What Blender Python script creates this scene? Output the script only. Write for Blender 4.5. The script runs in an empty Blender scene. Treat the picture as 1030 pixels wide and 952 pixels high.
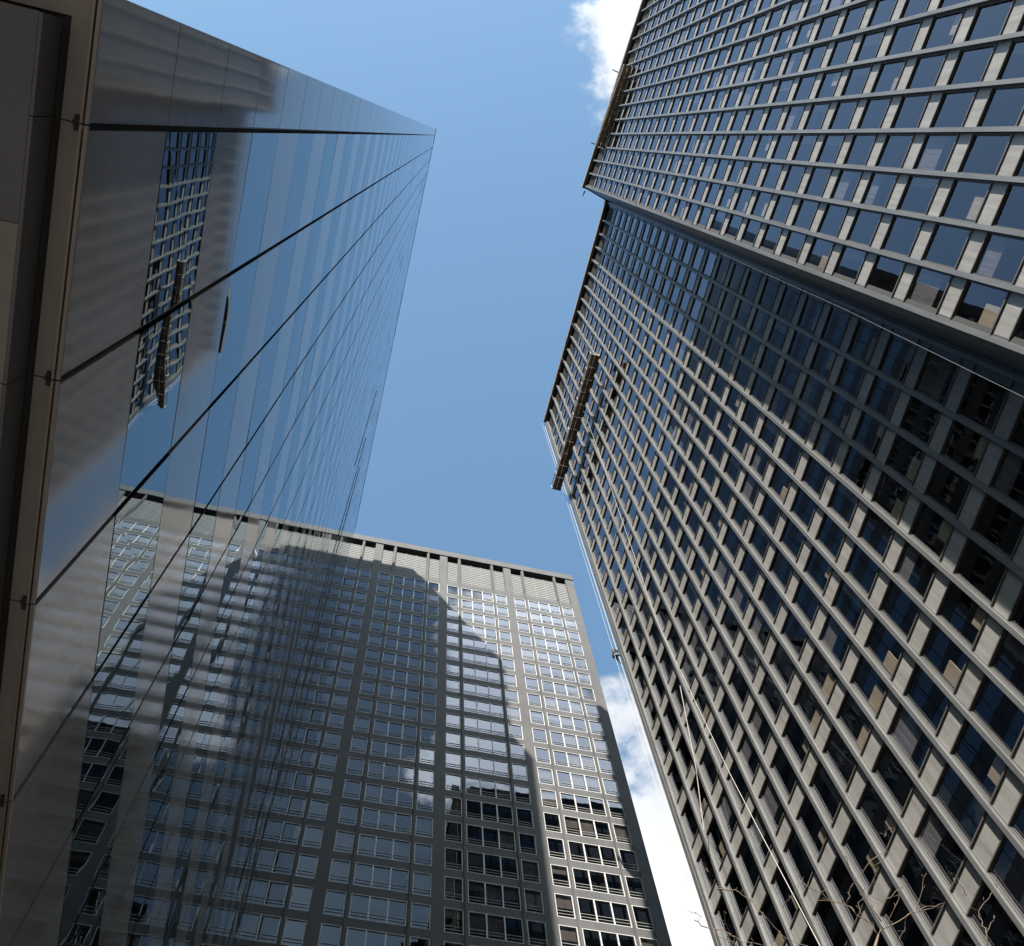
import bpy, bmesh, math, random
from mathutils import Vector, Matrix
random.seed(7)
sc = bpy.context.scene
CH = 1.6                                   # eye height of the photographer
# ------------------------------------------------------------------ camera
CX, CY, F = 515.0, 476.0, 1070.0           # the photograph is 1030 x 952
def _n(v): return v.normalized()
_zd = _n(Vector((454.0 - CX, 136.6 - CY, F)))
_a = _n(_zd.cross(Vector((0, 1, 0)))); _b = _zd.cross(_a)
def _hd(t):
    t = math.radians(t); return _a * math.cos(t) + _b * math.sin(t)
AY = _hd(103.25); AX = _hd(13.25)
if AY.y < 0: AY = -AY
if AX.x < 0: AX = -AX
def ray(x, y):
    """direction (world X, Y, Z) through a pixel of the photograph; used to look up where far things stand"""
    d = Vector((x - CX, y - CY, F)); return Vector((d.dot(AX), d.dot(AY), d.dot(_zd)))
def proj(p):
    d = AX * p[0] + AY * p[1] + _zd * (p[2] - CH)
    if d.z <= 0: return None
    return (CX + F * d.x / d.z, CY + F * d.y / d.z)
def at_e(x, y, e):
    r = ray(x, y); t = e / r.x; return Vector((r.x * t, r.y * t, r.z * t + CH))
def at_z(x, y, z):
    r = ray(x, y); t = z / r.z; return Vector((r.x * t, r.y * t, z + CH))
cam_d = bpy.data.cameras.new('camera'); cam = bpy.data.objects.new('camera', cam_d)
sc.collection.objects.link(cam); sc.camera = cam
cam_d.sensor_width = 36; cam_d.lens = 36 * F / 1030.0; cam_d.clip_start = 0.05; cam_d.clip_end = 6000
R3 = Matrix(((AX.x, -AX.y, -AX.z), (AY.x, -AY.y, -AY.z), (_zd.x, -_zd.y, -_zd.z)))
cam.matrix_world = Matrix.Translation((0, 0, CH)) @ R3.to_4x4()
# ------------------------------------------------------------------ sky and sun
SUN = Vector((-0.42, -1.0, 0.80)).normalized()       # towards the sun
w = bpy.data.worlds.new('World'); sc.world = w; w.use_nodes = True
wn = w.node_tree; wn.nodes.clear()
class NB:
    """small helper for node trees"""
    def __init__(s, t): s.t = t
    def n(s, typ, ins=None, **kw):
        d = s.t.nodes.new(typ)
        for k, v in kw.items(): setattr(d, k, v)
        for k, v in (ins or {}).items():
            if isinstance(v, bpy.types.NodeSocket): s.t.links.new(v, d.inputs[k])
            else: d.inputs[k].default_value = v
        return d
    def m(s, op, a, b=0.0, c=None, clamp=False):
        d = s.t.nodes.new('ShaderNodeMath'); d.operation = op; d.use_clamp = clamp
        for i, v in enumerate((a, b, c)):
            if v is None: continue
            if isinstance(v, bpy.types.NodeSocket): s.t.links.new(v, d.inputs[i])
            else: d.inputs[i].default_value = v
        return d.outputs[0]
    def mix(s, f, a, b):
        d = s.t.nodes.new('ShaderNodeMix'); d.data_type = 'RGBA'
        for i, v in ((0, f), (6, a), (7, b)):
            if isinstance(v, bpy.types.NodeSocket): s.t.links.new(v, d.inputs[i])
            else: d.inputs[i].default_value = v
        return d.outputs[2]
    def ramp(s, f, stops):
        d = s.t.nodes.new('ShaderNodeValToRGB'); s.t.links.new(f, d.inputs[0])
        e = d.color_ramp.elements
        e[0].position, e[0].color = stops[0][0], stops[0][1]; e[1].position, e[1].color = stops[-1][0], stops[-1][1]
        for p, c in stops[1:-1]:
            k = e.new(p); k.color = c
        return d.outputs[0]
B = NB(wn)
sky = B.n('ShaderNodeTexSky', sky_type='NISHITA', sun_disc=False)
sky.sun_elevation = math.asin(SUN.z); sky.sun_rotation = math.atan2(SUN.x, SUN.y)
sky.altitude = 50; sky.air_density = 1.0; sky.dust_density = 1.1; sky.ozone_density = 1.6
tc = B.n('ShaderNodeTexCoord'); sep = B.n('ShaderNodeSeparateXYZ', {0: tc.outputs['Generated']})
zz = B.m('MAXIMUM', sep.outputs[2], 0.06)
gx = B.m('DIVIDE', sep.outputs[0], zz); gy = B.m('DIVIDE', sep.outputs[1], zz)      # a flat cloud layer seen from below
pl = B.n('ShaderNodeCombineXYZ', {0: gx, 1: gy, 2: 0.0})
nz = B.n('ShaderNodeTexNoise', {'Vector': pl.outputs[0], 'Scale': 9.0, 'Detail': 9.0, 'Roughness': 0.60, 'Distortion': 0.25})
nz2 = B.n('ShaderNodeTexNoise', {'Vector': pl.outputs[0], 'Scale': 3.0, 'Detail': 5.0, 'Roughness': 0.55})
# one bank behind the photographer (y < 0), one low in front beyond the towers
bx = B.m('MULTIPLY', B.m('SUBTRACT', gx, 0.033), 11.0, clamp=True)
by = B.m('MULTIPLY', B.m('SUBTRACT', -0.0, B.m('ADD', gy, -0.015)), 8.0, clamp=True)
bx2 = B.m('MULTIPLY', B.m('SUBTRACT', 0.50, gx), 8.0, clamp=True); by2 = B.m('MULTIPLY', B.m('ADD', gy, 0.80), 6.0, clamp=True)
bank1 = B.m('MULTIPLY', B.m('MULTIPLY', bx, by), B.m('MULTIPLY', bx2, by2))
cx_ = B.m('MULTIPLY', B.m('SUBTRACT', gx, 0.17), 9.0, clamp=True)
cy_ = B.m('MULTIPLY', B.m('SUBTRACT', gy, 0.37), 4.0, clamp=True)
cx2 = B.m('MULTIPLY', B.m('SUBTRACT', 1.2, gx), 4.0, clamp=True); cy2 = B.m('MULTIPLY', B.m('SUBTRACT', 1.5, gy), 4.0, clamp=True)
bank2 = B.m('MULTIPLY', B.m('MULTIPLY', cx_, cy_), B.m('MULTIPLY', cx2, cy2))
bank = B.m('MAXIMUM', bank1, bank2)
dens = B.m('ADD', B.m('SUBTRACT', B.m('MULTIPLY', bank, 1.25), 0.45), B.m('MULTIPLY', B.m('SUBTRACT', nz.outputs[0], 0.5), 2.6))
mask = B.n('ShaderNodeMapRange', {'Value': dens, 'From Min': 0.16, 'From Max': 0.62}, interpolation_type='SMOOTHSTEP').outputs[0]
shade = B.ramp(nz2.outputs[0], [(0.35, (2.5, 2.65, 2.9, 1)), (0.60, (3.7, 3.72, 3.75, 1))])
skyc = B.n('ShaderNodeMix', {0: 1.0, 6: sky.outputs[0], 7: (0.885, 1.035, 0.955, 1)}, data_type='RGBA', blend_type='MULTIPLY')
glow = B.m('ADD', 1.0, B.m('MULTIPLY', B.m('MULTIPLY', B.m('SUBTRACT', -0.12, gy), 3.6, clamp=True), 4.2))     # the bank nearer the sun is brighter
shade = B.n('ShaderNodeVectorMath', {0: shade, 'Scale': glow}, operation='SCALE').outputs[0]
col = B.mix(mask, skyc.outputs[2], shade)
bg = B.n('ShaderNodeBackground', {'Color': col, 'Strength': 0.10})
out = B.n('ShaderNodeOutputWorld', {0: bg.outputs[0]})
sd = bpy.data.lights.new('sun', 'SUN'); sd.energy = 4.9; sd.angle = math.radians(0.53); sd.color = (1.0, 0.935, 0.84)
so = bpy.data.objects.new('sun', sd); sc.collection.objects.link(so)
so.rotation_euler = (-SUN).to_track_quat('-Z', 'Y').to_euler()
vs = sc.view_settings; vs.view_transform = 'Standard'; vs.look = 'None'; vs.exposure = 1.68; vs.gamma = 1.0; vs.use_curve_mapping = False
sc.cycles.caustics_reflective = False; sc.cycles.caustics_refractive = False; sc.cycles.max_bounces = 8; sc.cycles.glossy_bounces = 5; sc.cycles.transparent_max_bounces = 12

# ------------------------------------------------------------------ materials
def mat(name):
    m = bpy.data.materials.new(name); m.use_nodes = True; m.node_tree.nodes.clear(); return m, NB(m.node_tree)
def fin(b, sh): b.n('ShaderNodeOutputMaterial', {0: sh})
def surf(name, col, rough=0.6, metal=0.0, spec=0.5, var=0.12, scale=1.5, stretch=(1, 1, 1), bump=0.0, streak=0.0, ior=1.5):
    """painted, stone or metal surface with uneven tone and a little weathering"""
    m, b = mat(name)
    tc = b.n('ShaderNodeTexCoord')
    mp = b.n('ShaderNodeMapping', {0: tc.outputs['Object'], 'Scale': stretch})
    n1 = b.n('ShaderNodeTexNoise', {'Vector': mp.outputs[0], 'Scale': scale, 'Detail': 6.0, 'Roughness': 0.6})
    n2 = b.n('ShaderNodeTexNoise', {'Vector': tc.outputs['Object'], 'Scale': scale * 14, 'Detail': 3.0})
    f = b.m('ADD', b.m('MULTIPLY', n1.outputs[0], 0.7), b.m('MULTIPLY', n2.outputs[0], 0.3))
    if streak:
        ms = b.n('ShaderNodeMapping', {0: tc.outputs['Object'], 'Scale': (6, 6, 0.35)})
        n3 = b.n('ShaderNodeTexNoise', {'Vector': ms.outputs[0], 'Scale': 1.0, 'Detail': 4.0})
        f = b.m('ADD', b.m('MULTIPLY', f, 1 - streak), b.m('MULTIPLY', n3.outputs[0], streak))
    lo = tuple(c * (1 - var * 2.2) for c in col) + (1,); hi = tuple(min(1, c * (1 + var * 2.2)) for c in col) + (1,)
    c = b.ramp(f, [(0.28, lo), (0.72, hi)])
    p = b.n('ShaderNodeBsdfPrincipled', {'Base Color': c, 'Roughness': rough, 'Metallic': metal, 'IOR': ior, 'Specular IOR Level': spec * 0.6})
    if bump:
        bp = b.n('ShaderNodeBump', {'Height': n2.outputs[0], 'Strength': bump, 'Distance': 0.02}); b.t.links.new(bp.outputs[0], p.inputs['Normal'])
    fin(b, p.outputs[0]); return m
def glass(name, ior, tint, refl=0.92, wav=0.004, wsc=0.9, rough=0.0, opaque=None, rcol=(1, 1, 1)):
    """window glass: reflects by angle, lets a tinted part of the room through; slightly wavy"""
    m, b = mat(name)
    tc = b.n('ShaderNodeTexCoord')
    n1 = b.n('ShaderNodeTexNoise', {'Vector': tc.outputs['Object'], 'Scale': wsc, 'Detail': 1.5})
    bp = b.n('ShaderNodeBump', {'Height': n1.outputs[0], 'Strength': 1.0, 'Distance': wav})
    geo = b.n('ShaderNodeNewGeometry')             # a thin pane reflects the same from both sides
    io = b.m('ADD', b.m('MULTIPLY', geo.outputs['Backfacing'], 1 / ior - ior), ior)
    fr = b.n('ShaderNodeFresnel', {'IOR': io, 'Normal': bp.outputs[0]})
    gl = b.n('ShaderNodeBsdfGlossy', {'Color': tuple(refl * c for c in rcol) + (1,), 'Roughness': rough, 'Normal': bp.outputs[0]})
    if opaque: tr = b.n('ShaderNodeBsdfDiffuse', {'Color': opaque + (1,)})
    else: tr = b.n('ShaderNodeBsdfTransparent', {'Color': tint + (1,)})
    mx = b.n('ShaderNodeMixShader', {0: fr.outputs[0], 1: tr.outputs[0], 2: gl.outputs[0]})
    fin(b, mx.outputs[0]); return m
M = {}
M['mullion'] = surf('satin_grey_aluminium', (0.120, 0.122, 0.122), 0.42, 0.3, var=0.14, scale=0.4, streak=0.5)
M['spandrel'] = surf('pale_metal_spandrel', (0.19, 0.184, 0.176), 0.46, 0.1, var=0.15, scale=0.5, streak=0.6)
M['frame_dark'] = surf('dark_window_frame', (0.07, 0.065, 0.06), 0.5, 0.2)
M['louvre'] = surf('brown_louvre', (0.085, 0.072, 0.062), 0.6, var=0.2, scale=2, stretch=(1, 1, 8))
M['cap'] = surf('roof_cap_metal', (0.19, 0.185, 0.18), 0.5, 0.1, streak=0.4)
M['return'] = surf('slate_blue_metal_panel', (0.055, 0.072, 0.095), 0.45, 0.1, var=0.1, streak=0.5)
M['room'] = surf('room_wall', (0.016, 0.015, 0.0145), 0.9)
M['blind'] = surf('tan_blind', (0.52, 0.42, 0.29), 0.8, var=0.12, stretch=(8, 8, 0.5))
M['curtain'] = surf('grey_curtain', (0.20, 0.185, 0.18), 0.9, var=0.3, scale=3, stretch=(3, 3, 0.1))
M['glass_r'] = glass('tinted_office_glass', 1.80, (0.55, 0.56, 0.58), wav=0.002, wsc=0.7, rcol=(0.86, 0.89, 1.0))
M['stone'] = surf('charcoal_stone', (0.059, 0.060, 0.063), 0.65, spec=0.25, var=0.14, scale=0.35, streak=0.3)
M['stone_top'] = surf('louvred_stone_panel', (0.135, 0.135, 0.135), 0.75, spec=0.25, var=0.1, scale=1.2, stretch=(1, 1, 6))
M['frame_white'] = surf('white_window_frame', (0.36, 0.355, 0.345), 0.45, 0.0, var=0.06)
M['glass_m'] = glass('grey_tower_glass', 1.55, (0.35, 0.35, 0.36), refl=0.95, wav=0.002, wsc=0.6, rcol=(0.76, 0.86, 1.0))
M['rail'] = surf('white_rail', (0.28, 0.28, 0.27), 0.4, 0.1, var=0.05)
M['blind_m'] = surf('brown_blind', (0.26, 0.22, 0.19), 0.85, var=0.15)
M['black'] = surf('black_void', (0.008, 0.008, 0.008), 0.8)
M['glass_l'] = glass('mirror_glass', 3.5, (0.05, 0.05, 0.06), refl=0.93, wav=0.0035, wsc=0.55, opaque=(0.008, 0.009, 0.011), rcol=(0.84, 0.97, 1.04))
def polished(name, col, rough, ior, wav):
    m, b = mat(name)
    tc = b.n('ShaderNodeTexCoord')
    n1 = b.n('ShaderNodeTexNoise', {'Vector': tc.outputs['Object'], 'Scale': 0.5, 'Detail': 5.0})
    n2 = b.n('ShaderNodeTexNoise', {'Vector': tc.outputs['Object'], 'Scale': 160.0, 'Detail': 2.0})
    f = b.m('ADD', b.m('MULTIPLY', n1.outputs[0], 0.5), b.m('MULTIPLY', n2.outputs[0], 0.5))
    c = b.ramp(f, [(0.3, tuple(x * 0.75 for x in col) + (1,)), (0.7, tuple(x * 1.25 for x in col) + (1,))])
    w1 = b.n('ShaderNodeTexNoise', {'Vector': tc.outputs['Object'], 'Scale': 0.9, 'Detail': 2.0})
    bp = b.n('ShaderNodeBump', {'Height': w1.outputs[0], 'Strength': 1.0, 'Distance': wav})
    p = b.n('ShaderNodeBsdfPrincipled', {'Base Color': c, 'Roughness': rough, 'IOR': ior, 'Normal': bp.outputs[0]})
    fin(b, p.outputs[0]); return m
M['granite'] = polished('polished_grey_granite', (0.135, 0.130, 0.128), 0.065, 1.39, 0.0012)
M['channel'] = surf('bronze_channel', (0.12, 0.104, 0.092), 0.4, 0.4, var=0.08)
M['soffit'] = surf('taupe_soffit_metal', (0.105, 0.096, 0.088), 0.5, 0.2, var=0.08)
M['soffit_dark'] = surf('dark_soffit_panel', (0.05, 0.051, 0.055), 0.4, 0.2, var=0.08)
M['asphalt'] = surf('asphalt', (0.05, 0.05, 0.05), 0.9, var=0.2, scale=3, bump=0.3)
M['paving'] = surf('concrete_paving', (0.2, 0.19, 0.18), 0.85, var=0.12, scale=1.2, bump=0.2)
M['kerb'] = surf('granite_kerb', (0.36, 0.35, 0.34), 0.8)
M['paint'] = surf('road_paint', (0.78, 0.78, 0.74), 0.7, var=0.12)
M['lobby'] = glass('lobby_glass', 1.6, (0.4, 0.4, 0.4))
M['brick'] = surf('tan_masonry', (0.30, 0.25, 0.20), 0.85, var=0.15, scale=0.8, streak=0.3)
M['bark'] = surf('bare_twig_bark', (0.12, 0.088, 0.066), 0.85, var=0.25, scale=8)
M['rope'] = surf('white_rope', (0.30, 0.29, 0.27), 0.8, var=0.05)
M['rope_grey'] = surf('grey_steel_cable', (0.08, 0.085, 0.09), 0.5, 0.3, var=0.05)
M['deck'] = surf('weathered_plywood_deck', (0.24, 0.19, 0.145), 0.8, var=0.25, scale=2)
M['galv'] = surf('galvanised_steel', (0.45, 0.47, 0.48), 0.4, 0.5, var=0.1, scale=4)
M['tarp'] = surf('dark_blue_tarp', (0.03, 0.045, 0.07), 0.7, var=0.3, scale=4)
M['cloth_dark'] = surf('black_workwear', (0.015, 0.015, 0.02), 0.8, var=0.2, scale=9)
M['skin'] = surf('skin', (0.42, 0.26, 0.19), 0.6, var=0.06)
M['hivis'] = surf('pale_harness_webbing', (0.55, 0.55, 0.5), 0.6)
M['helmet'] = surf('dark_helmet_shell', (0.05, 0.045, 0.045), 0.3)

# ------------------------------------------------------------------ building helpers
COL = sc.collection
class MB:
    def __init__(s): s.v = []; s.f = []; s.mi = []
    def quad(s, pts, m=0):
        n = len(s.v); s.v += [tuple(p) for p in pts]; s.f.append(tuple(range(n, n + len(pts)))); s.mi.append(m)
    def hexa(s, p, m=0, skip=()):
        n = len(s.v); s.v += [tuple(q) for q in p]
        for i, f in enumerate(((0, 3, 2, 1), (4, 5, 6, 7), (0, 1, 5, 4), (1, 2, 6, 5), (2, 3, 7, 6), (3, 0, 4, 7))):
            if i in skip: continue
            s.f.append(tuple(n + k for k in f)); s.mi.append(m)
    def box(s, x0, x1, y0, y1, z0, z1, m=0):
        s.hexa([(x0, y0, z0), (x1, y0, z0), (x1, y1, z0), (x0, y1, z0), (x0, y0, z1), (x1, y0, z1), (x1, y1, z1), (x0, y1, z1)], m)
    def tube(s, pts, r0, r1=None, n=6, m=0):
        r1 = r0 if r1 is None else r1; rings = []
        pts = [Vector(p) for p in pts]
        for i, p in enumerate(pts):
            d = (pts[min(i + 1, len(pts) - 1)] - pts[max(i - 1, 0)]).normalized()
            a = d.orthogonal().normalized()
            if i and rings:                        # keep the ring from twisting
                a = (prev - d * prev.dot(d)).normalized()
            prev = a; bb = d.cross(a); r = r0 + (r1 - r0) * i / max(1, len(pts) - 1)
            k = len(s.v)
            for j in range(n):
                t = 2 * math.pi * j / n; s.v.append(tuple(p + (a * math.cos(t) + bb * math.sin(t)) * r))
            rings.append(k)
        for i in range(len(rings) - 1):
            for j in range(n):
                s.f.append((rings[i] + j, rings[i] + (j + 1) % n, rings[i + 1] + (j + 1) % n, rings[i + 1] + j)); s.mi.append(m)
        for k, rev in ((rings[0], 1), (rings[-1], 0)):
            f = [k + j for j in range(n)]; s.f.append(tuple(f[::-1] if rev else f)); s.mi.append(m)
    def build(s, name, mats, parent=None, smooth=False, **props):
        me = bpy.data.meshes.new(name); me.from_pydata(s.v, [], s.f)
        if isinstance(mats, str): mats = [mats]
        for k in mats: me.materials.append(M[k])
        me.polygons.foreach_set('material_index', s.mi)
        if smooth: me.polygons.foreach_set('use_smooth', [True] * len(s.f))
        me.update()
        o = bpy.data.objects.new(name, me); COL.objects.link(o)
        if parent is not None: adopt(o, parent)
        for k, v in props.items(): o[k] = v
        return o
def root_of(o):
    p = Vector((0, 0, 0))
    while o is not None: p += o.location; o = o.parent
    return p
def adopt(o, parent):
    o.parent = parent
    if parent.type == 'EMPTY': o.matrix_parent_inverse = Matrix.Translation(-Vector(parent.location))
def thing(name, label, cat, loc, group=None):
    o = bpy.data.objects.new(name, None); COL.objects.link(o); o.location = loc; o.empty_display_size = 0.5
    o['label'] = label; o['category'] = cat
    if group: o['group'] = group
    return o
def tag(o, label, cat, group=None):
    o['label'] = label; o['category'] = cat
    if group: o['group'] = group
    return o
class Wall:
    """a facade: origin on the ground line, u along it, d outwards, z up"""
    def __init__(s, o, u, n): s.o = Vector((o[0], o[1], 0)); s.u = Vector((u[0], u[1], 0)).normalized(); s.n = Vector((n[0], n[1], 0)).normalized()
    def p(s, u, d, z): q = s.o + s.u * u + s.n * d; return (q.x, q.y, z)
    def box(s, mb, u0, u1, d0, d1, z0, z1, m=0):
        if s.u.cross(s.n).z < 0: u0, u1 = u1, u0          # keep face normals outwards
        mb.hexa([s.p(u0, d0, z0), s.p(u1, d0, z0), s.p(u1, d1, z0), s.p(u0, d1, z0), s.p(u0, d0, z1), s.p(u1, d0, z1), s.p(u1, d1, z1), s.p(u0, d1, z1)], m)
    def pane(s, mb, u0, u1, d, z0, z1, tilt=0.0, m=0):
        a, b, c = (random.gauss(0, tilt) for _ in range(3))
        q = [s.p(u0, d - a - b, z0), s.p(u1, d + a - b, z0), s.p(u1, d + a + b, z1), s.p(u0, d - a + b, z1)]
        mb.quad(q if s.u.cross(s.n).z < 0 else q[::-1], m)   # panes face outwards
def view_area(W, u0, u1, z0, z1):
    q = [proj(W.p(u, 0, z)) for u, z in ((u0, z0), (u1, z0), (u1, z1), (u0, z1))]
    if any(k is None for k in q): return 0
    cx = sum(k[0] for k in q) / 4; cy = sum(k[1] for k in q) / 4
    if not (-15 < cx < 1045 and -15 < cy < 967): return 0
    return abs(sum(q[i][0] * q[(i + 1) % 4][1] - q[(i + 1) % 4][0] * q[i][1] for i in range(4))) / 2

# ------------------------------------------------------------------ ground and street
def sheet(name, x0, x1, y0, y1, z, m):
    mb = MB(); mb.quad([(x0, y0, z), (x1, y0, z), (x1, y1, z), (x0, y1, z)]); o = mb.build(name, m); o['kind'] = 'structure'; return o
sheet('ground', -2500, 2500, -2500, 2500, -0.004, 'asphalt')
def slab(name, x0, x1, y0, y1, z1, m):
    mb = MB(); mb.box(x0, x1, y0, y1, 0.0, z1); o = mb.build(name, m); o['kind'] = 'structure'; return o
slab('pavement', -40, 6.0, -20, 52.0, 0.13, 'paving'); slab('pavement', 13.5, 60, -60, 45, 0.13, 'paving')
slab('pavement', -40, 60, 55.0, 110, 0.13, 'paving')
slab('kerb', 6.0, 6.18, -20, 52.0, 0.14, 'kerb'); slab('kerb', 13.32, 13.5, -60, 45, 0.14, 'kerb')
mb = MB()
for k in range(14):
    y = -30 + k * 6; mb.quad([(9.68, y, 0.004), (9.82, y, 0.004), (9.82, y + 3, 0.004), (9.68, y + 3, 0.004)])
mb.build('road_marking', 'paint')['kind'] = 'structure'

# ------------------------------------------------------------------ RIGHT: office tower with a projecting wing
H = 128.0; FL = 0.0286 * H; SPH = 0.0083 * H
TR = thing('office_tower', 'tall slab tower with pale metal grid facade and projecting wing, platforms hanging from its roof', 'office tower', (24, 10, 0))
WR = Wall((0.1526 * H, 0), (-0.01, 1), (-1, -0.01))            # recessed face
WP = Wall((0.12925 * H, 0), (-0.0565, 1), (-1, -0.0565))       # face of the wing
uR = [0.1356 * H + k * 0.01222 * H for k in range(-9, 9)]       # mullion centre lines
uR[0] = 0.0212 * H + 0.08
uP = [0.0127 * H - k * 0.0118 * H for k in range(0, 25)]
ROOF = H + CH
def tower_face(W, U, zoff, wing, corner_u):
    tops = []
    z = 0.2012 * H + zoff + CH
    while z > FL: z -= FL
    while z < 0.962 * H + CH: tops.append(z); z += FL
    u0, u1 = min(U), max(U)
    # mullions
    for u in U:
        mb = MB()
        W.box(mb, u - 0.10, u + 0.10, -0.07, 0.02, 0.2, 0.9905 * H + CH)
        W.box(mb, u - 0.045, u + 0.045, 0.02, 0.15, 0.2, 0.9905 * H + CH)
        W.box(mb, u - 0.080, u + 0.080, 0.15, 0.18, 0.2, 0.9905 * H + CH)
        mb.build('mullion', 'mullion', TR)
    # spandrels: one band per floor, a plate in every bay with a thin lip
    su = sorted(U)
    for zt in tops:
        mb = MB()
        for a, b in zip(su[:-1], su[1:]):
            a += 0.10; b -= 0.10
            W.box(mb, a, b, -0.12, 0.0, zt - SPH, zt, 0)
            W.box(mb, a, b, -0.10, 0.045, zt - 0.055, zt + 0.02, 1)
            W.box(mb, a, b, -0.10, 0.035, zt - SPH - 0.03, zt - SPH + 0.03, 1)
        mb.build('spandrel', ['spandrel', 'frame_dark'], TR)
    # rooms behind the glass
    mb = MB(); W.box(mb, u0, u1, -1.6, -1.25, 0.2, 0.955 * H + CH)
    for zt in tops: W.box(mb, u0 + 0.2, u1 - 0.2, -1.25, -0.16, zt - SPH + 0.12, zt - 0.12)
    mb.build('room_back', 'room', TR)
    wins = []
    for k, zt in enumerate(tops):
        z0 = zt; z1 = (tops[k + 1] - SPH) if k + 1 < len(tops) else 0.955 * H + CH
        for a, b in zip(su[:-1], su[1:]): wins.append((a + 0.10, b - 0.10, z0 + 0.02, z1 - 0.03))
    # louvred top storey and parapet
    mb = MB()
    for a, b in zip(su[:-1], su[1:]):
        W.box(mb, a + 0.10, b - 0.10, -0.3, -0.18, 0.955 * H + CH, 0.99 * H + CH)
        z = 0.957 * H + CH
        while z < 0.987 * H + CH: W.box(mb, a + 0.16, b - 0.16, -0.18, -0.10, z, z + 0.07); z += 0.2
    mb.build('louvre_panel', 'louvre', TR)
    mb = MB(); W.box(mb, u0 - 0.2, u1 + 0.2, -0.6, 0.10, 0.9905 * H + CH, 0.9935 * H + CH, 1); W.box(mb, u0 - 0.25, u1 + 0.30, -0.6, 0.42, 0.9935 * H + CH, ROOF, 0)
    mb.build('parapet', ['cap', 'black'], TR)
    return wins
winR = tower_face(WR, uR, 0.0, False, None)
winP = tower_face(WP, uP, 0.0040 * H, True, None)
allw = [(view_area(WR, a, b, z0, z1) if a > 6 or z0 < 200 else 0, WR, a, b, z0, z1) for a, b, z0, z1 in winR] + [(view_area(WP, *w4), WP) + w4 for w4 in winP]
# a window of the recessed face that stands behind the wing is not seen
def hidden_by_wing(W, a, z0):
    if W is not WR: return False
    p = W.p(a, 0, z0); return p[1] / p[0] < 0.135
allw.sort(key=lambda t: -(0 if hidden_by_wing(t[1], t[2], t[4]) else t[0]))
def tower_window(t, mf, mp, mbl):
    _, W, a, b, z0, z1 = t
    fw = 0.045
    for q in ((a, a + fw, z0, z1), (b - fw, b, z0, z1), (a + fw, b - fw, z0, z0 + fw), (a + fw, b - fw, z1 - fw, z1)):
        W.box(mf, q[0], q[1], -0.09, -0.012, q[2], q[3])
    W.pane(mp, a + fw, b - fw, -0.045, z0 + fw, z1 - fw, 0.0022)
    r = random.random(); h = z1 - z0
    if r < 0.20:      # a stack of light things or a drawn blind low in one half of the window
        wdt = (b - a) * random.uniform(0.35, 0.62); left = random.random() < 0.3
        ua, ub = (a + 0.1, a + 0.1 + wdt) if left else (b - 0.1 - wdt, b - 0.1)
        W.box(mbl, ua, ub, -0.12, -0.07, z0 + 0.05, z0 + h * random.uniform(0.25, 0.42), 0)
    elif r < 0.36:
        W.box(mbl, a + 0.06, b - 0.06, -0.13, -0.08, z0 + h * random.uniform(0.25, 0.7), z1 - 0.05, 1)
    elif r < 0.50:
        wdt = (b - a) * random.uniform(0.2, 0.4); W.box(mbl, a + 0.06, a + 0.06 + wdt, -0.13, -0.08, z0 + 0.05, z1 - 0.05, 1)
for t in allw[:100]:
    mf, mp, ml = MB(), MB(), MB(); tower_window(t, mf, mp, ml)
    o = mf.build('window', 'frame_dark', TR); mp.build('pane', 'glass_r', o)
    if ml.f: ml.build('blind', ['blind', 'curtain'], o)
mf, mp, ml = MB(), MB(), MB()
for t in allw[100:]: tower_window(t, mf, mp, ml)
for mesh_, nm, mm in ((mf, 'window', 'frame_dark'), (mp, 'pane', 'glass_r'), (ml, 'blind', ['blind', 'curtain'])):
    mesh_.build(nm, mm, TR, kind='stuff')
# corner end pieces, return wall of the wing with its panel joints, body and roof
Pc = Vector(WP.p(0.0127 * H + 0.112, 0.06, 0)); Pb = Vector((0.1508 * H, 0.0199 * H, 0))
mb = MB(); L = (Pb - Pc); ll = L.length; Lu = L.normalized(); Ln = Vector((-Lu.y, Lu.x, 0))
WW = Wall((Pc.x, Pc.y), (Lu.x, Lu.y), (Ln.x, Ln.y))
zj = 0.4
while zj < H + CH - 1:
    z1 = min(zj + FL / 2 - 0.03, 0.993 * H)
    WW.box(mb, 0.0, ll * 0.49, -0.06, 0.0, zj, z1); WW.box(mb, ll * 0.49 + 0.04, ll, -0.06, 0.0, zj, z1)
    zj += FL / 2
mb.build('return_wall_panel', 'return', TR)
mb = MB(); WW.box(mb, 0, ll, -0.4, -0.062, 0.2, ROOF - 0.9); mb.build('return_wall_backing', 'black', TR)
mb = MB(); WW.box(mb, -0.05, ll + 0.1, -0.6, 0.12, 0.9935 * H + CH, ROOF - 0.003); mb.build('parapet', 'cap', TR)
mb = MB()
e0 = WR.p(max(uR), 0, 0)
mb.box(e0[0] + 1.7, 46, 3.2, e0[1] + 0.10, 0.13, ROOF - 0.35); mb.box(19.5, 46, uP[-1] - 0.2, 3.18, 0.13, ROOF - 0.36)
mb.build('core_body', 'return', TR)
mb = MB(); WR.box(mb, max(uR) + 0.15, max(uR) + 0.42, -1.9, 0.20, 0.2, 0.99 * H + CH); mb.build('corner_column', 'mullion', TR)
mb = MB(); WP.box(mb, min(uP) - 0.4, min(uP) - 0.15, -3, 0.12, 0.2, 0.99 * H + CH); mb.build('corner_column', 'mullion', TR)
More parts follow.
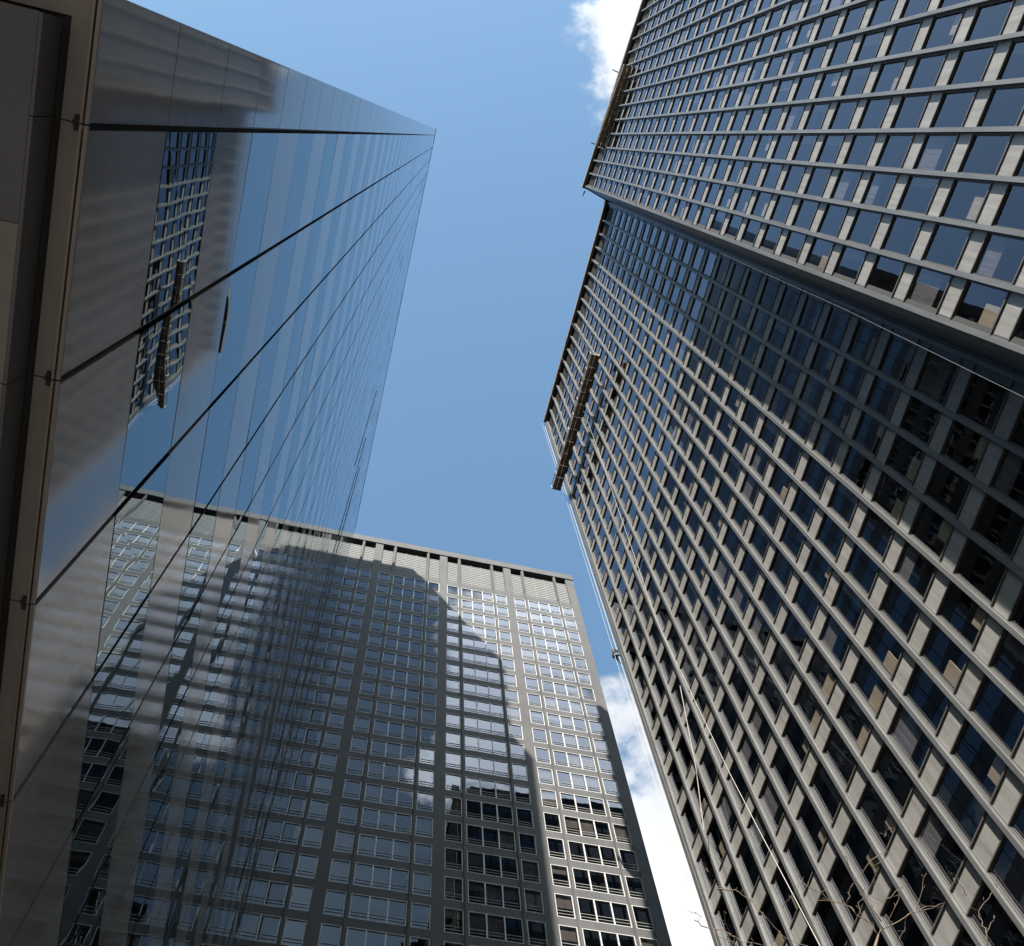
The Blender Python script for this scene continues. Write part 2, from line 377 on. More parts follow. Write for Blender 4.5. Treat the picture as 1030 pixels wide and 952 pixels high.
# floors and mullions on the end wall so that it also reads from the side
WE = Wall((46, e0[1] + 0.10), (-1, 0), (0, 1)); mb = MB(); gp = MB()
for k in range(18): WE.box(mb, k * 1.52, k * 1.52 + 0.2, 0.0, 0.2, 0.2, 0.99 * H)
for k in range(34): WE.box(mb, 0, 25, 0.0, 0.08, 2.6 + k * FL, 2.6 + k * FL + SPH)
mb.build('end_wall_grid', 'mullion', TR)
WE.pane(gp, 0, 25.5, 0.012, 0.3, 0.98 * H); gp.build('end_wall_glazing', 'glass_l', TR)

# ------------------------------------------------------------------ MIDDLE: dark grid tower closing the street
HM = 145.0
TM = thing('stone_tower', 'dark stone tower with white framed windows and slotted top, between the other two towers', 'office tower', (0, 62, 0))
WM = Wall((0, 57.0), (1, -0.0226), (-0.0226, -1))
FM = 3.72; top0 = 69.92 + CH; WHt = 2.755
ends = [30.33 - 9.32 * k for k in range(0, 7)]
floors = [top0 + FM * n for n in range(-18, 18)]
ztop_w = floors[-1]
XL, XR = ends[-1] - 9.3, 31.5
opens = []                                   # (u0, u1, panes)
for e in ends:
    a = e
    opens.append((a - 1.53, a, 1)); a -= 1.53 + 0.36
    opens.append((a - 4.40, a, 3)); a -= 4.40 + 0.40
    opens.append((a - 1.55, a, 1))
# floor bands and piers
mb = MB()
zlow = floors[0] - WHt
WM.box(mb, XL, XR, -0.9, 0.0, 0.15, zlow)
for k, zt in enumerate(floors[:-1]): WM.box(mb, XL + 0.01, XR - 0.01, -0.5, 0.0, zt, floors[k + 1] - WHt)
WM.box(mb, XL + 0.01, XR - 0.01, -0.5, 0.0, ztop_w, ztop_w + 1.5)
mb.build('floor_band', 'stone', TM)
so_ = sorted(opens); gaps = [(XL, so_[0][0])] + [(so_[i][1], so_[i + 1][0]) for i in range(len(so_) - 1)] + [(so_[-1][1], XR)]
for a, b in gaps:
    mb = MB(); wide = (b - a) > 0.6
    WM.box(mb, a, b, -0.9, 0.045 if wide else 0.03, zlow - 0.02, HM + CH - 1.7)
    if not wide: WM.box(mb, a + 0.10, b - 0.10, 0.03, 0.16, zlow - 0.02, HM + CH - 1.7)
    mb.build('pier' if wide else 'fin', 'stone', TM)
mb = MB(); WM.box(mb, XL - 0.02, XR + 0.02, -0.9, 0.18, HM + CH - 1.7, HM + CH); mb.build('parapet', 'stone', TM)
mb = MB(); bl = MB()
for a, b, n in opens:
    WM.box(mb, a, b, -0.45, -0.20, ztop_w + 1.5, HM + CH - 3.1)
    for k in range(1, n): 
        c = a + (b - a) * k / n; WM.box(mb, c - 0.05, c + 0.05, -0.20, -0.12, ztop_w + 1.5, HM + CH - 3.1)
    z = ztop_w + 2.2
    while z < HM + CH - 3.4: WM.box(mb, a, b, -0.20, -0.15, z, z + 0.10); z += 0.62
    WM.box(bl, a, b, -1.6, -1.5, HM + CH - 3.2, HM + CH - 1.65)
mb.build('plant_room_screen', 'stone_top', TM); bl.build('vent_slot', 'black', TM)
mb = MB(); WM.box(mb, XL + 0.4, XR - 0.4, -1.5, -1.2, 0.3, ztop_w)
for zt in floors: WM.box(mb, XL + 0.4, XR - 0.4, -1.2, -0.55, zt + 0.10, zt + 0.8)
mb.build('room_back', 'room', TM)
mb = MB(); WM.box(mb, XL, XR, -34, -1.61, 0.15, HM + CH - 0.6); mb.build('core_body', 'stone', TM)
def m_window(t, mf, mp, mr, mbl):
    _, a, b, n, z0, z1 = t
    fw = 0.065
    for q in ((a, a + fw, z0, z1), (b - fw, b, z0, z1), (a + fw, b - fw, z0, z0 + fw), (a + fw, b - fw, z1 - fw, z1)):
        WM.box(mf, q[0], q[1], -0.20, 0.015, q[2], q[3])
    for k in range(n):
        c0 = a + (b - a) * k / n; c1 = a + (b - a) * (k + 1) / n
        if k: WM.box(mf, c0 - 0.055, c0 + 0.055, -0.20, 0.015, z0 + fw, z1 - fw)
        WM.pane(mp, c0 + 0.04, c1 - 0.04, -0.055, z0 + 0.04, z1 - 0.04, 0.003)
        r = random.random()
        if r < 0.42: WM.box(mbl, c0 + 0.1, c1 - 0.1, -0.30, -0.25, z1 - WHt * random.choice((0.3, 0.5, 0.65, 0.75, 0.75)), z1 - 0.1, 0)
        elif r < 0.50: WM.box(mbl, c0 + 0.3, c1 - 0.4, -0.5, -0.3, z0 + 0.1, z0 + 0.32, 1)  # small tan box, its colour standing in for lit ceilings inside
    for f_, hh in ((0.28, 0.035), (0.15, 0.035)): WM.box(mr, a + fw, b - fw, -0.05, -0.012, z0 + WHt * f_, z0 + WHt * f_ + hh)
mw = []
for zt in floors:
    for a, b, n in opens:
        v = view_area(WM, a, b, zt - WHt, zt)
        if a < -3: v = 0
        q = proj(WM.p(b, 0, zt))
        if a / 57.0 > 0.545: v = 0
        mw.append((v, a, b, n, zt - WHt, zt))
mw.sort(key=lambda t: -t[0])
for t in mw[:100]:
    mf, mp, mr, ml = MB(), MB(), MB(), MB(); m_window(t, mf, mp, mr, ml)
    o = mf.build('window', 'frame_white', TM); mp.build('pane', 'glass_m', o); mr.build('guard_rail', 'rail', o)
    if ml.f: ml.build('blind', ['blind_m', 'blind'], o)
mf, mp, mr, ml = MB(), MB(), MB(), MB()
for t in mw[100:]: m_window(t, mf, mp, mr, ml)
for mesh_, nm, mm in ((mf, 'window', 'frame_white'), (mp, 'pane', 'glass_m'), (mr, 'guard_rail', 'rail'), (ml, 'blind', ['blind_m', 'blind'])):
    mesh_.build(nm, mm, TM, kind='stuff')

# ------------------------------------------------------------------ LEFT: glass and granite tower above the photographer
D = 1.98; HL = 139.0
TL = thing('glass_tower', 'sheer tower of mirror glass and polished grey granite bands over a bronze soffit', 'office tower', (-12, 28, 0))
WL = Wall((-D, 0), (0.018, 1), (1, -0.018))
zb = 3.22 * D + CH; PH = 0.868 * D; 
uj = [-0.128 * D] + [(0.225 + 0.752 * k) * D for k in range(0, 36)]
uj = [u for u in uj if u < 53.2] + [53.7]
nrow = int((HL + CH - zb) / PH)
HLr = zb + nrow * PH
pans = []
for c in range(len(uj) - 1):
    for r in range(nrow):
        z0 = zb + r * PH; gl = (r % 2 == 1) and c > 0
        g = 0.028
        pans.append((view_area(WL, uj[c], uj[c + 1], z0, z0 + PH), gl, uj[c] + (g if c else 0), uj[c + 1] - g, z0 + 0.012, z0 + PH - 0.012))
def l_panel(t, mb):
    _, gl, a, b, z0, z1 = t
    k = 0.0022 if gl else 0.0008
    p0, p1 = random.gauss(0, k), random.gauss(0, k); q0 = random.gauss(0, k)
    f = [WL.p(a, p0, z0), WL.p(b, q0, z0), WL.p(b, -p0, z1), WL.p(a, p1, z1)]
    bk = [WL.p(a, -0.05, z0), WL.p(b, -0.05, z0), WL.p(b, -0.05, z1), WL.p(a, -0.05, z1)]
    mb.hexa(bk + f, 0)
for flag, nm, mm in ((True, 'glass_panel', 'glass_l'), (False, 'granite_panel', 'granite')):
    ps = sorted([t for t in pans if t[1] == flag], key=lambda t: -t[0])
    for t in ps[:100]:
        mb = MB(); l_panel(t, mb); mb.build(nm, mm, TL)
    mb = MB()
    for t in ps[100:]: l_panel(t, mb)
    mb.build(nm, mm, TL, kind='stuff')
mb = MB(); WL.box(mb, -0.128 * D + 0.02, 53.68, -30, -0.055, zb + 0.02, HLr - 0.02); mb.build('core_body', 'black', TL)
# thin gasket ribs in the vertical joints
mb = MB()
for u in uj[1:-1]: WL.box(mb, u - 0.027, u - 0.012, -0.05, -0.012, zb, HLr)
mb.build('joint_gasket', 'channel', TL)
# end wall (faces away from the camera) with its granite cladding
WS = Wall(WL.p(-0.128 * D, 0, 0)[:2], (-1, -0.018), (0.018, -1)); mb = MB()
for c in range(19):
    for r in range(nrow):
        WS.box(mb, c * 1.575 + (0.0 if c == 0 else 0.02), c * 1.575 + 1.555, -0.018, 0.012, zb + r * PH + 0.008, zb + (r + 1) * PH - 0.008)
mb.build('end_wall_cladding', 'granite', TL)
mb = MB(); WL.box(mb, -0.16 * D, 53.75, -30, 0.03, HLr, HLr + 0.25); mb.build('parapet', 'channel', TL)
mb = MB(); WL.box(mb, 2.0, 32.0, -26, -1.15, HLr + 0.25, 157.0 + CH); mb.build('shadow_roof_box', 'granite', TL)  # unseen roof box, added to shape the shadow cast on the stone tower
# thin dark strips standing off the far bays, their tops at different heights
for u, y1_, y0_ in ((27.0, 440, 900), (29.5, 470, 640), (33.0, 560, 940), (40.0, 655, 800), (24.0, 392, 470)):
    zs_ = []
    for yy in (y1_, y0_):               # heights where this strip passes those levels of the view
        best = min(range(8, 139), key=lambda z: abs(proj(WL.p(u, 0, z))[1] - yy)); zs_.append(best)
    mb = MB(); WL.box(mb, u, u + 0.05, 0.004, 0.030, min(zs_), max(zs_)); mb.build('dark_strip', 'black', TL)
# soffit at the foot of the facade
zs = zb
mb = MB()
for a, b in zip(uj[:-1], uj[1:]):
    WL.box(mb, a + (0.004 if a > 0 else 0), b - 0.006, -0.020, 0.0, zs - 0.02, zs + 0.004)
    WL.box(mb, a + (0.004 if a > 0 else 0), b - 0.006, -0.045, -0.030, zs - 0.03, zs + 0.004)
mb.build('edge_channel', 'channel', TL)
mb = MB()
for a, b in zip(uj[:-1], uj[1:]): WL.box(mb, a + (0.003 if a > 0 else 0), b - 0.004, -0.150, -0.045, zs - 0.012, zs + 0.004)
WL.box(mb, uj[0], -0.10, -3.5, -0.150, zs - 0.012, zs + 0.004)
mb.build('soffit_beam', 'soffit', TL)
for u in uj[1:-1]:
    mb = MB()
    WL.box(mb, u - 0.045, u - 0.012, -0.073, -0.050, zs - 0.034, zs - 0.008); WL.box(mb, u + 0.006, u + 0.040, -0.073, -0.050, zs - 0.034, zs - 0.008)
    WL.box(mb, u - 0.014, u + 0.008, -0.085, -0.030, zs - 0.026, zs - 0.008)
    mb.build('clamp', 'black', TL)
zi = 3.066 * D + CH; cs = -0.078
mb = MB()
edges = [cs] + uj[1:]
for a, b in zip(edges[:-1], edges[1:]): WL.box(mb, a + 0.003, b - 0.003, -0.215, -0.195, zi, zs - 0.02)
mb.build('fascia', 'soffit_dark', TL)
mb = MB(); WL.box(mb, cs, 53.7, -30, -0.22, zi + 0.012, zs + 0.01); WL.box(mb, uj[0] + 0.05, 53.7, -0.22, -0.13, zs + 0.015, zs + 0.02); mb.build('soffit_void', 'black', TL)
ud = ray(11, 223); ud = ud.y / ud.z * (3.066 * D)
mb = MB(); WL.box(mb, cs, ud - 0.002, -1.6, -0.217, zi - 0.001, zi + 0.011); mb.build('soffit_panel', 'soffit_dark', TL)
mb = MB(); ed = [ud] + [u for u in uj if u > ud]
for a, b in zip(ed[:-1], ed[1:]):
    for k in range(6): WL.box(mb, a + 0.002, b - 0.003, -0.217 - (k + 1) * 1.5 + 0.006, -0.217 - k * 1.5, zi, zi + 0.012)
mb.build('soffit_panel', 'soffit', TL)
# lobby below
mb = MB(); WL.box(mb, 0.5, 53.6, -29, -9.3, 0.13, zi); mb.build('lobby_core', 'granite', TL)
mb = MB(); WL.pane(mb, 0.5, 53.5, -6.0, 0.13, zi); mb.build('lobby_glazing', 'lobby', TL)
for k in range(6):
    mb = MB(); WL.box(mb, 4 + k * 9.2, 4.9 + k * 9.2, -4.4, -3.5, 0.13, zi); mb.build('column', 'granite', TL)

# ------------------------------------------------------------------ low buildings behind the photographer
def block(x0, x1, y0, y1, h, facing, label, cols, mname):
    t = thing('masonry_building', label, 'building', ((x0 + x1) / 2, (y0 + y1) / 2, 0), 'buildings behind the photographer')
    mb = MB(); mb.box(x0 + .35, x1 - .35, y0 + .35, y1 - .35, 0.13, h - 0.5); mb.build('core_body', 'room', t)
    Wf = {'+y': Wall((x0, y1), (1, 0), (0, 1)), '-x': Wall((x0, y0), (0, 1), (-1, 0)), '+x': Wall((x1, y1), (0, -1), (1, 0)), '-y': Wall((x1, y0), (-1, 0), (0, -1))}
    wall, fr, gl = MB(), MB(), MB()
    for k_, Wk in Wf.items():
        n = (x1 - x0) if 'y' in k_ else (y1 - y0); nc = max(2, int(n / 3.2)); cw = n / nc; nf = int((h - 4) / 3.6)
        Wk.box(wall, 0, n, -0.35, 0, 0.13, 4.2); Wk.box(wall, 0, n, -0.35, 0, 4.2 + nf * 3.6 - 0.9, h)
        Wk.box(wall, -0.2, n + 0.2, 0.0, 0.35, h - 0.8, h - 0.1)
        for c in range(nc + 1):
            Wk.box(wall, max(0, c * cw - 0.75), min(n, c * cw + 0.75), -0.34, -0.002, 4.2, 4.2 + nf * 3.6 - 0.9)
        for f_ in range(nf):
            z = 4.2 + f_ * 3.6
            if f_: Wk.box(wall, 0.01, n - 0.01, -0.33, -0.004, z - 1.3, z)
            for c in range(nc):
                Wk.box(fr, c * cw + .75, (c + 1) * cw - .75, -0.2, -0.14, z + 0.95, z + 1.02)
                Wk.pane(gl, c * cw + .75, (c + 1) * cw - .75, -0.2, z, z + 2.4, 0.003)
    wall.build('wall', mname, t); fr.build('window_frame', 'frame_white', t, kind='stuff'); gl.build('window', 'glass_l', t, kind='stuff')
block(-60, -28, -70, -44, 34, '+y', 'low tan masonry building across the plaza behind the glass tower', 10, 'brick')
block(-24, 2, -74, -48, 27, '+y', 'low dark stone building across the plaza, lowest of the row', 8, 'stone')
block(20, 52, -110, -70, 46, '+y', 'pale masonry block further down the street behind the office tower wing', 8, 'paving')

block(-150, -85, -66, -8, 78, '+x', 'broad dark stone block added to cut sky fill, across the plaza, nearest to the glass tower corner', 8, 'stone')  # this and the next three: unseen blocks added to cut low sky fill
block(-110, -62, -150, -100, 66, '+y', 'tan masonry tower added to cut sky fill, far down the cross street, left of the dark one', 8, 'brick')
block(-58, -10, -170, -122, 84, '+y', 'dark stone tower added to cut sky fill, far down the avenue, tallest behind the photographer', 8, 'stone')
block(-6, 40, -176, -128, 70, '+y', 'tan masonry tower added to cut sky fill, far down the avenue, right of the dark one', 8, 'brick')

# ------------------------------------------------------------------ hanging platforms
def platform(name, pA, pB, width, n, label, roofz, drop):
    """plank stage seen from below: joists, deck, guard rails, motors and hoist cables; pA-pB is the inner edge"""
    pA, pB = Vector(pA), Vector(pB); u = (pB - pA); ln = u.length; W = Wall((pA.x, pA.y), (u.x, u.y), (-u.y, u.x))
    if W.n.x > 0: W.n = -W.n
    z = pA.z; t = thing(name, label, 'work platform', pA, 'work platforms hung from the roof')
    mb = MB(); nb = int(ln / 1.25)
    for k in range(nb):
        a = ln * k / nb; W.box(mb, a, a + ln / nb - 0.03, 0.0, width * 0.49, z, z + 0.05); W.box(mb, a, a + ln / nb - 0.03, width * 0.51, width, z, z + 0.05)
    mb.build('deck', 'deck', t)
    mb = MB()
    for k in range(n + 1):
        a = (ln - 0.1) * k / n; W.box(mb, a, a + 0.1, 0.02, width - 0.02, z - 0.12, z - 0.002)
    W.box(mb, 0, ln, 0.0, 0.07, z - 0.20, z - 0.125); W.box(mb, 0, ln, width - 0.07, width, z - 0.20, z - 0.125)
    mb.build('joist', 'deck', t)
    mb = MB()
    for d in (0.03, width - 0.03):
        for zz_ in (0.55, 1.1): mb.tube([W.p(0, d, z + zz_), W.p(ln, d, z + zz_)], 0.025)
        for k in range(n + 1): mb.tube([W.p(ln * k / n, d, z + 0.05), W.p(ln * k / n, d, z + 1.12)], 0.025)
    mb.build('guard_rail', 'galv', t)
    mb = MB()
    for k in range(n):
        if k % 2 == 0: W.box(mb, ln * k / n + 0.3, ln * k / n + 1.2, -0.02, 0.25, z + 0.06, z + 0.9, 0)
    mb.build('equipment_bag', 'tarp', t)
    for k in (0.04, 0.34, 0.66, 0.96):
        mb = MB(); W.box(mb, ln * k - 0.18, ln * k + 0.18, 0.10, 0.42, z + 0.06, z + 0.62, 0); W.box(mb, ln * k - 0.26, ln * k + 0.26, 0.16, 0.36, z + 0.62, z + 0.72, 0)
        mb.build('hoist_motor', 'galv', t)
        mb = MB(); mb.tube([W.p(ln * k, 0.2, z + 0.7), W.p(ln * k, 0.2, roofz)], 0.016, n=5); mb.build('hoist_cable', 'rope_grey', t)
    return t
zpl = 100.5
A = at_z(602.5, 358, zpl); Bq = at_z(567.5, 494.5, zpl)
A.x = 18.45; Bq.x = 18.30; platform('hanging_platform', A, Bq, 0.85, 9, 'long brown plank platform hung well below the roof on the recessed face', ROOF - 0.5, 0)
A = at_z(636, 68, 121.5); Bq = at_z(607.5, 149.5, 121.5)
platform('hanging_platform', A, Bq, 0.95, 6, 'short brown platform tucked under the roof edge of the projecting wing', ROOF - 0.5, 0)

# ------------------------------------------------------------------ roof davits and aerials
def davit(x, y, z, dx, dy, label):
    p = at_z(x, y, z); t = thing('roof_davit', label, 'davit', p, 'small arms and aerials at the roof edges')
    mb = MB(); mb.tube([p, p + Vector((dx * .5, dy * .5, 0.25)), p + Vector((dx * .8, dy * .8, 0.05))], 0.08, 0.06); mb.build('arm', 'frame_dark', t)
    mb = MB(); mb.tube([p + Vector((dx * .8, dy * .8, 0.15)), p + Vector((dx * .8, dy * .8, -0.5))], 0.05, 0.03); mb.build('hook', 'frame_dark', t)
davit(601, 146, H - 0.3, -1.0, -0.1, 'small dark arm sticking out of the wing roof next to its platform')
davit(623.5, 73.5, H - 0.3, -1.1, -0.15, 'small dark arm sticking out of the wing roof above the other arm')
davit(588.5, 192.5, H - 0.5, -0.15, 0.8, 'tiny dark hook at the very corner of the wing roof')
davit(572, 341, H - 0.3, -0.6, 0.0, 'small dark arm halfway along the roof edge of the recessed face')
davit(555, 402, H - 0.3, -0.15, 0.9, 'thin arm on the roof edge nearest the end corner of the recessed face')

# ------------------------------------------------------------------ ropes
def rope(pts, r, label, m='rope'):
    mb = MB(); mb.tube(pts, r, n=6); o = mb.build('rope', m); tag(o, label, 'rope', 'ropes hanging down the office tower'); return o
def vline(x, y, e, z0, z1):
    r = ray(x, y); k = r.y / r.x; return [Vector((e, k * e, z)) for z in (z0, z0 + (z1 - z0) * .33, z0 + (z1 - z0) * .66, z1)]
wk = at_e(622.5, 660, 19.05)
rope([Vector((wk.x, wk.y, ROOF - 0.3)), Vector((wk.x - .02, wk.y, 100)), Vector((wk.x, wk.y, 70)), Vector((wk.x, wk.y + .02, 40)), Vector((wk.x, wk.y, 0.3))], 0.024, 'white rope dropping past the end corner of the tower, holding the worker')
rope([Vector((wk.x - 0.25, wk.y - 0.02, ROOF - 0.3)), Vector((wk.x - .29, wk.y + .04, 60)), Vector((wk.x - 0.25, wk.y, 0.3))], 0.013, 'thinner pale safety line just outside the worker rope')
rope([at_e(582.9, 402, 18.9), at_e(600, 448.5, 18.4), at_e(661, 626, 17.2), at_e(735, 780, 15.9), at_e(766, 840, 15.3), at_e(825, 952, 14.2), Vector((9.5, 13.0, 0.2))], 0.012, 'long white rope slanting down across the lower windows to the street')
rope([at_e(640, 216, 17.3), at_e(697, 242.5, 17.0), at_e(850, 311.5, 15.6), at_e(1030, 400, 13.4), Vector((8.5, 1.9, 6.0)), Vector((8.0, 1.8, 0.2))], 0.0075, 'thin grey cable crossing the shaded windows beside the wing', 'rope_grey')
rope([at_e(684, 690, 18.9), at_e(700, 772, 18.75), at_e(708, 835, 18.6)] , 0.02, 'short slack pale cord hanging between lower windows near the corner', 'rope')

# ------------------------------------------------------------------ worker on the rope
def skin_person():
    base = Vector((wk.x - 0.12, wk.y + 0.10, wk.z + 0.1))
    t = thing('person', 'rope access worker in dark clothes hanging at the tower corner, knees bent towards the facade', 'person', base)
    J = {'pel': (0, 0, 0), 'bel': (-.06, 0, .16), 'che': (-.13, 0, .38), 'nec': (-.13, 0, .56), 'hed': (-.11, 0, .68), 'top': (-.10, 0, .80),
         'shl': (-.13, -.19, .48), 'ell': (.07, -.26, .33), 'wrl': (.12, -.12, .55), 'hal': (.13, -.08, .63),
         'shr': (-.13, .19, .48), 'elr': (-.12, .30, .24), 'wrr': (.06, .14, .12), 'har': (.12, .10, .13),
         'hil': (.0, -.10, -.03), 'knl': (.25, -.15, -.06), 'anl': (.30, -.13, -.50), 'tol': (.46, -.13, -.53),
         'hir': (.0, .10, -.03), 'knr': (.15, .17, -.22), 'anr': (.24, .17, -.65), 'tor': (.39, .17, -.69)}
    Rr = {'pel': .15, 'bel': .13, 'che': .155, 'nec': .06, 'hed': .095, 'top': .08, 'shl': .075, 'ell': .048, 'wrl': .034, 'hal': .04, 'shr': .075, 'elr': .048, 'wrr': .034, 'har': .04,
          'hil': .10, 'knl': .066, 'anl': .045, 'tol': .035, 'hir': .10, 'knr': .066, 'anr': .045, 'tor': .035}
    E_ = [('pel', 'bel'), ('bel', 'che'), ('che', 'nec'), ('nec', 'hed'), ('hed', 'top'), ('che', 'shl'), ('shl', 'ell'), ('ell', 'wrl'), ('wrl', 'hal'), ('che', 'shr'), ('shr', 'elr'), ('elr', 'wrr'), ('wrr', 'har'),
          ('pel', 'hil'), ('hil', 'knl'), ('knl', 'anl'), ('anl', 'tol'), ('pel', 'hir'), ('hir', 'knr'), ('knr', 'anr'), ('anr', 'tor')]
    for side, h in (('l', 'hal'), ('r', 'har')):
        hp = Vector(J[h]); 
        for i in range(5):
            k1, k2 = 'f%s%da' % (side, i), 'f%s%db' % (side, i)
            off = Vector((.03, (i - 2) * .019, .035 if i else .0)); J[k1] = hp + off; J[k2] = hp + off * 1.2 + Vector((.025, 0, -.012 if side == 'l' else -.03)); Rr[k1] = .010; Rr[k2] = .008
            E_ += [(h, k1), (k1, k2)]
    names = list(J); me = bpy.data.meshes.new('person_body')
    me.from_pydata([tuple(base + Vector(J[k])) for k in names], [(names.index(a), names.index(b)) for a, b in E_], [])
    o = bpy.data.objects.new('body', me); COL.objects.link(o)
    sk = o.modifiers.new('skin', 'SKIN'); lay = me.skin_vertices[0].data if me.skin_vertices else None
    if lay is None:
        bm = bmesh.new(); bm.from_mesh(me); bm.verts.layers.skin.verify(); bm.to_mesh(me); bm.free(); lay = me.skin_vertices[0].data
    for i, k in enumerate(names): lay[i].radius = (Rr[k], Rr[k]); lay[i].use_root = (k == 'pel')
    sb = o.modifiers.new('sub', 'SUBSURF'); sb.levels = 2; sb.render_levels = 2
    dg = bpy.context.evaluated_depsgraph_get(); me2 = bpy.data.meshes.new_from_object(o.evaluated_get(dg)); o.modifiers.clear(); o.data = me2
    me2.materials.clear(); me2.materials.append(M['cloth_dark']); me2.materials.append(M['skin'])
    for p in me2.polygons:
        c = p.center - base; p.use_smooth = True
        isk = c.z > .585 or (c - Vector(J['hal'])).length < .07 or (c - Vector(J['har'])).length < .07
        p.material_index = 1 if isk else 0
    adopt(o, t)
    mb = MB(); c = base + Vector((-.11, 0, .775)); n = 12
    rings = [(.125, 0.0), (.13, .02), (.12, .07), (.085, .115), (.02, .135)]
    for i, (r, h) in enumerate(rings):
        for j in range(n): a = 2 * math.pi * j / n; mb.v.append((c.x + r * math.cos(a) * 1.08, c.y + r * math.sin(a), c.z + h))
    for i in range(len(rings) - 1):
        for j in range(n): mb.f.append((i * n + j, i * n + (j + 1) % n, (i + 1) * n + (j + 1) % n, (i + 1) * n + j)); mb.mi.append(0)
    mb.f.append(tuple((len(rings) - 1) * n + j for j in range(n))); mb.mi.append(0); mb.f.append(tuple(range(n))[::-1]); mb.mi.append(0)
    mb.build('helmet', 'helmet', t, smooth=True)
    mb = MB(); mb.tube([base + Vector((-.02 + .16 * math.cos(a), .165 * math.sin(a), .02)) for a in [k * math.pi / 6 for k in range(13)]], .025); 
    mb.tube([base + Vector((.13, 0, .03)), base + Vector((.02, -.02, .3)), base + Vector((.0, 0, .75))], .018)
    mb.build('harness', 'hivis', t)
skin_person()

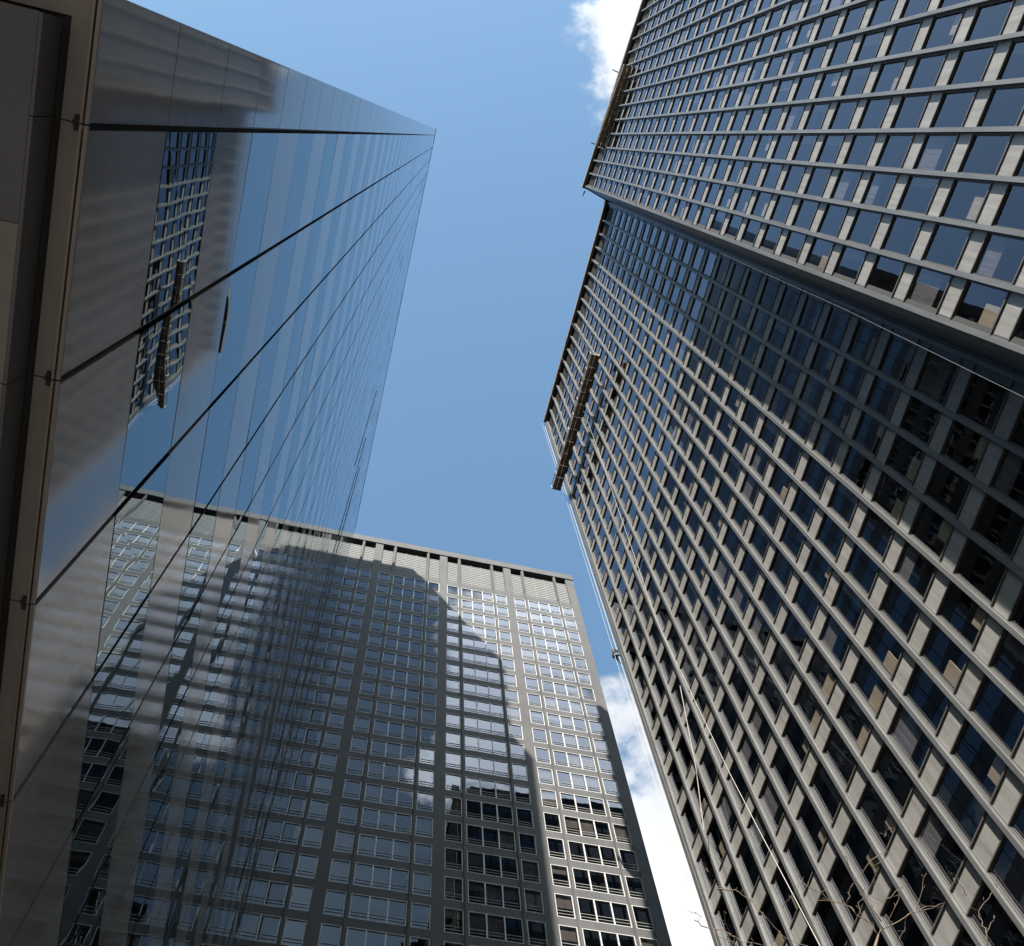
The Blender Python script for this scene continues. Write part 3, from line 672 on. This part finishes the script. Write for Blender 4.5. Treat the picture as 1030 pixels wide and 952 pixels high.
# ------------------------------------------------------------------ bare street tree: only its topmost twigs reach into view
def tree():
    tp = at_z(850, 1010, 6.2)
    base = Vector((tp.x + 0.25, tp.y + 0.3, 0.13))
    t = thing('bare_tree', 'leafless street tree, only its thin brown top twigs visible before the lower right windows', 'tree', base)
    q = 1 / 3.433
    def I(x, y, z): return at_z(700 + x * q, 780 + y * q, z)
    fork = at_z(870, 985, 6.6)
    mb = MB(); mb.tube([base, base.lerp(fork, .3) + Vector((.05, -.03, 0)), base.lerp(fork, .62) + Vector((-.04, .05, 0)), fork], 0.13, 0.03, n=9); mb.build('trunk', 'bark', t, smooth=True)
    tw = [
      [(630, 552, 7.4), (662, 524, 7.5), (700, 505, 7.55), (745, 473, 7.6), (800, 462, 7.7), (835, 448, 7.72), (862, 440, 7.8)],
      [(745, 473, 7.6), (722, 510, 7.6), (712, 545, 7.5), (690, 592, 7.4)],
      [(770, 466, 7.62), (820, 452, 7.8), (850, 452, 7.85)],
      [(630, 552, 7.4), (610, 512, 7.5), (575, 492, 7.55), (545, 468, 7.6), (520, 450, 7.7), (490, 440, 7.7), (455, 428, 7.75), (410, 398, 7.8), (372, 372, 7.9)],
      [(520, 450, 7.7), (533, 420, 7.72), (530, 398, 7.8), (544, 372, 7.85)],
      [(575, 492, 7.55), (560, 440, 7.7), (600, 415, 7.8), (655, 440, 7.8)],
      [(640, 505, 7.5), (600, 430, 7.7), (560, 372, 7.8), (528, 318, 7.9), (500, 255, 8.0)],
      [(606, 412, 7.7), (618, 350, 7.8), (620, 310, 7.8), (652, 285, 7.9), (660, 262, 7.9), (686, 254, 8.0)],
      [(642, 270, 7.9), (575, 335, 7.8), (540, 380, 7.8)],
      [(650, 213, 8.0), (656, 195, 8.1), (652, 175, 8.1)],
      [(762, 466, 7.6), (775, 420, 7.7), (783, 380, 7.8), (797, 338, 7.9)],
      [(935, 415, 7.9), (925, 392, 7.9), (900, 372, 7.9), (885, 350, 8.0), (874, 332, 8.0)],
      [(1005, 592, 7.2), (1003, 545, 7.3), (988, 520, 7.4), (978, 488, 7.5), (985, 455, 7.6), (1012, 425, 7.7)],
      [(1003, 545, 7.3), (1018, 510, 7.4), (1032, 486, 7.5)],
      [(1012, 425, 7.7), (1035, 395, 7.8), (1042, 372, 7.8)],
      [(70, 392, 8.2), (110, 398, 8.2), (150, 405, 8.15), (185, 430, 8.1), (215, 465, 8.0), (250, 500, 7.9), (305, 560, 7.8), (420, 600, 7.5), (560, 640, 7.2)],
      [(100, 396, 8.2), (82, 385, 8.3), (66, 388, 8.3)],
      [(-5, 500, 8.4), (18, 520, 8.3), (60, 530, 8.3), (110, 545, 8.2), (160, 575, 8.0), (250, 592, 7.8), (420, 640, 7.4)],
      [(20, 490, 8.4), (-12, 476, 8.5), (-30, 470, 8.5)],
      [(60, 530, 8.3), (85, 560, 8.2), (130, 575, 8.1), (165, 600, 8.0)],
      [(98, 470, 8.2), (100, 500, 8.2), (88, 520, 8.2)],
      [(45, 335, 8.3), (35, 318, 8.4), (30, 305, 8.4)], [(140, 560, 8.1), (110, 530, 8.1), (98, 500, 8.1)],
      [(715, 380, 7.8), (700, 430, 7.7), (680, 470, 7.6), (655, 520, 7.5)],
      [(650, 430, 7.7), (690, 400, 7.8), (715, 372, 7.9)],
      [(480, 440, 7.7), (430, 432, 7.8), (400, 436, 7.9)], [(300, 455, 7.9), (350, 400, 7.9), (372, 352, 8.0)],
    ]
    br = MB()
    for k, c in enumerate(tw):
        P = []
        for i, (x, y, z) in enumerate(c):
            p = I(x, y, z)
            if P:
                mdl = (P[-1] + p) / 2 + Vector((random.gauss(0, .008), random.gauss(0, .008), random.gauss(0, .012))); P.append(mdl)
            P.append(p)
        r = 0.0058 if k in (0, 3, 15, 17, 6, 12) else 0.0036
        br.tube(P, r, r * 0.45, n=5)
        for p in P[1::2]:
            d = Vector((random.gauss(0, .03), random.gauss(0, .03), random.uniform(.01, .05))); br.tube([p, p + d * .6, p + d], 0.0028, 0.0014, n=4)
    for tgt in ((630, 552, 7.4), (690, 592, 7.4), (1005, 592, 7.2), (560, 640, 7.2), (420, 640, 7.4)):
        p = I(*tgt); m_ = fork.lerp(p, .5) + Vector((.03, -.04, .05)); br.tube([fork, m_, p], 0.022, 0.009, n=6)
    for k in range(40):                       # the rest of the small crown, below the frame
        a = random.uniform(0, 6.28); s_ = base.lerp(fork, random.uniform(.45, 1)); ln = random.uniform(.5, 1.1)
        e_ = s_ + Vector((math.cos(a) * ln, math.sin(a) * ln + .35, random.uniform(-.1, .45)))
        if proj(e_) and proj(e_)[1] < 975: continue
        br.tube([s_, s_.lerp(e_, .5) + Vector((0, 0, .08)), e_], 0.015, 0.003, n=5)
    br.build('crown', 'bark', t, smooth=True)
tree()
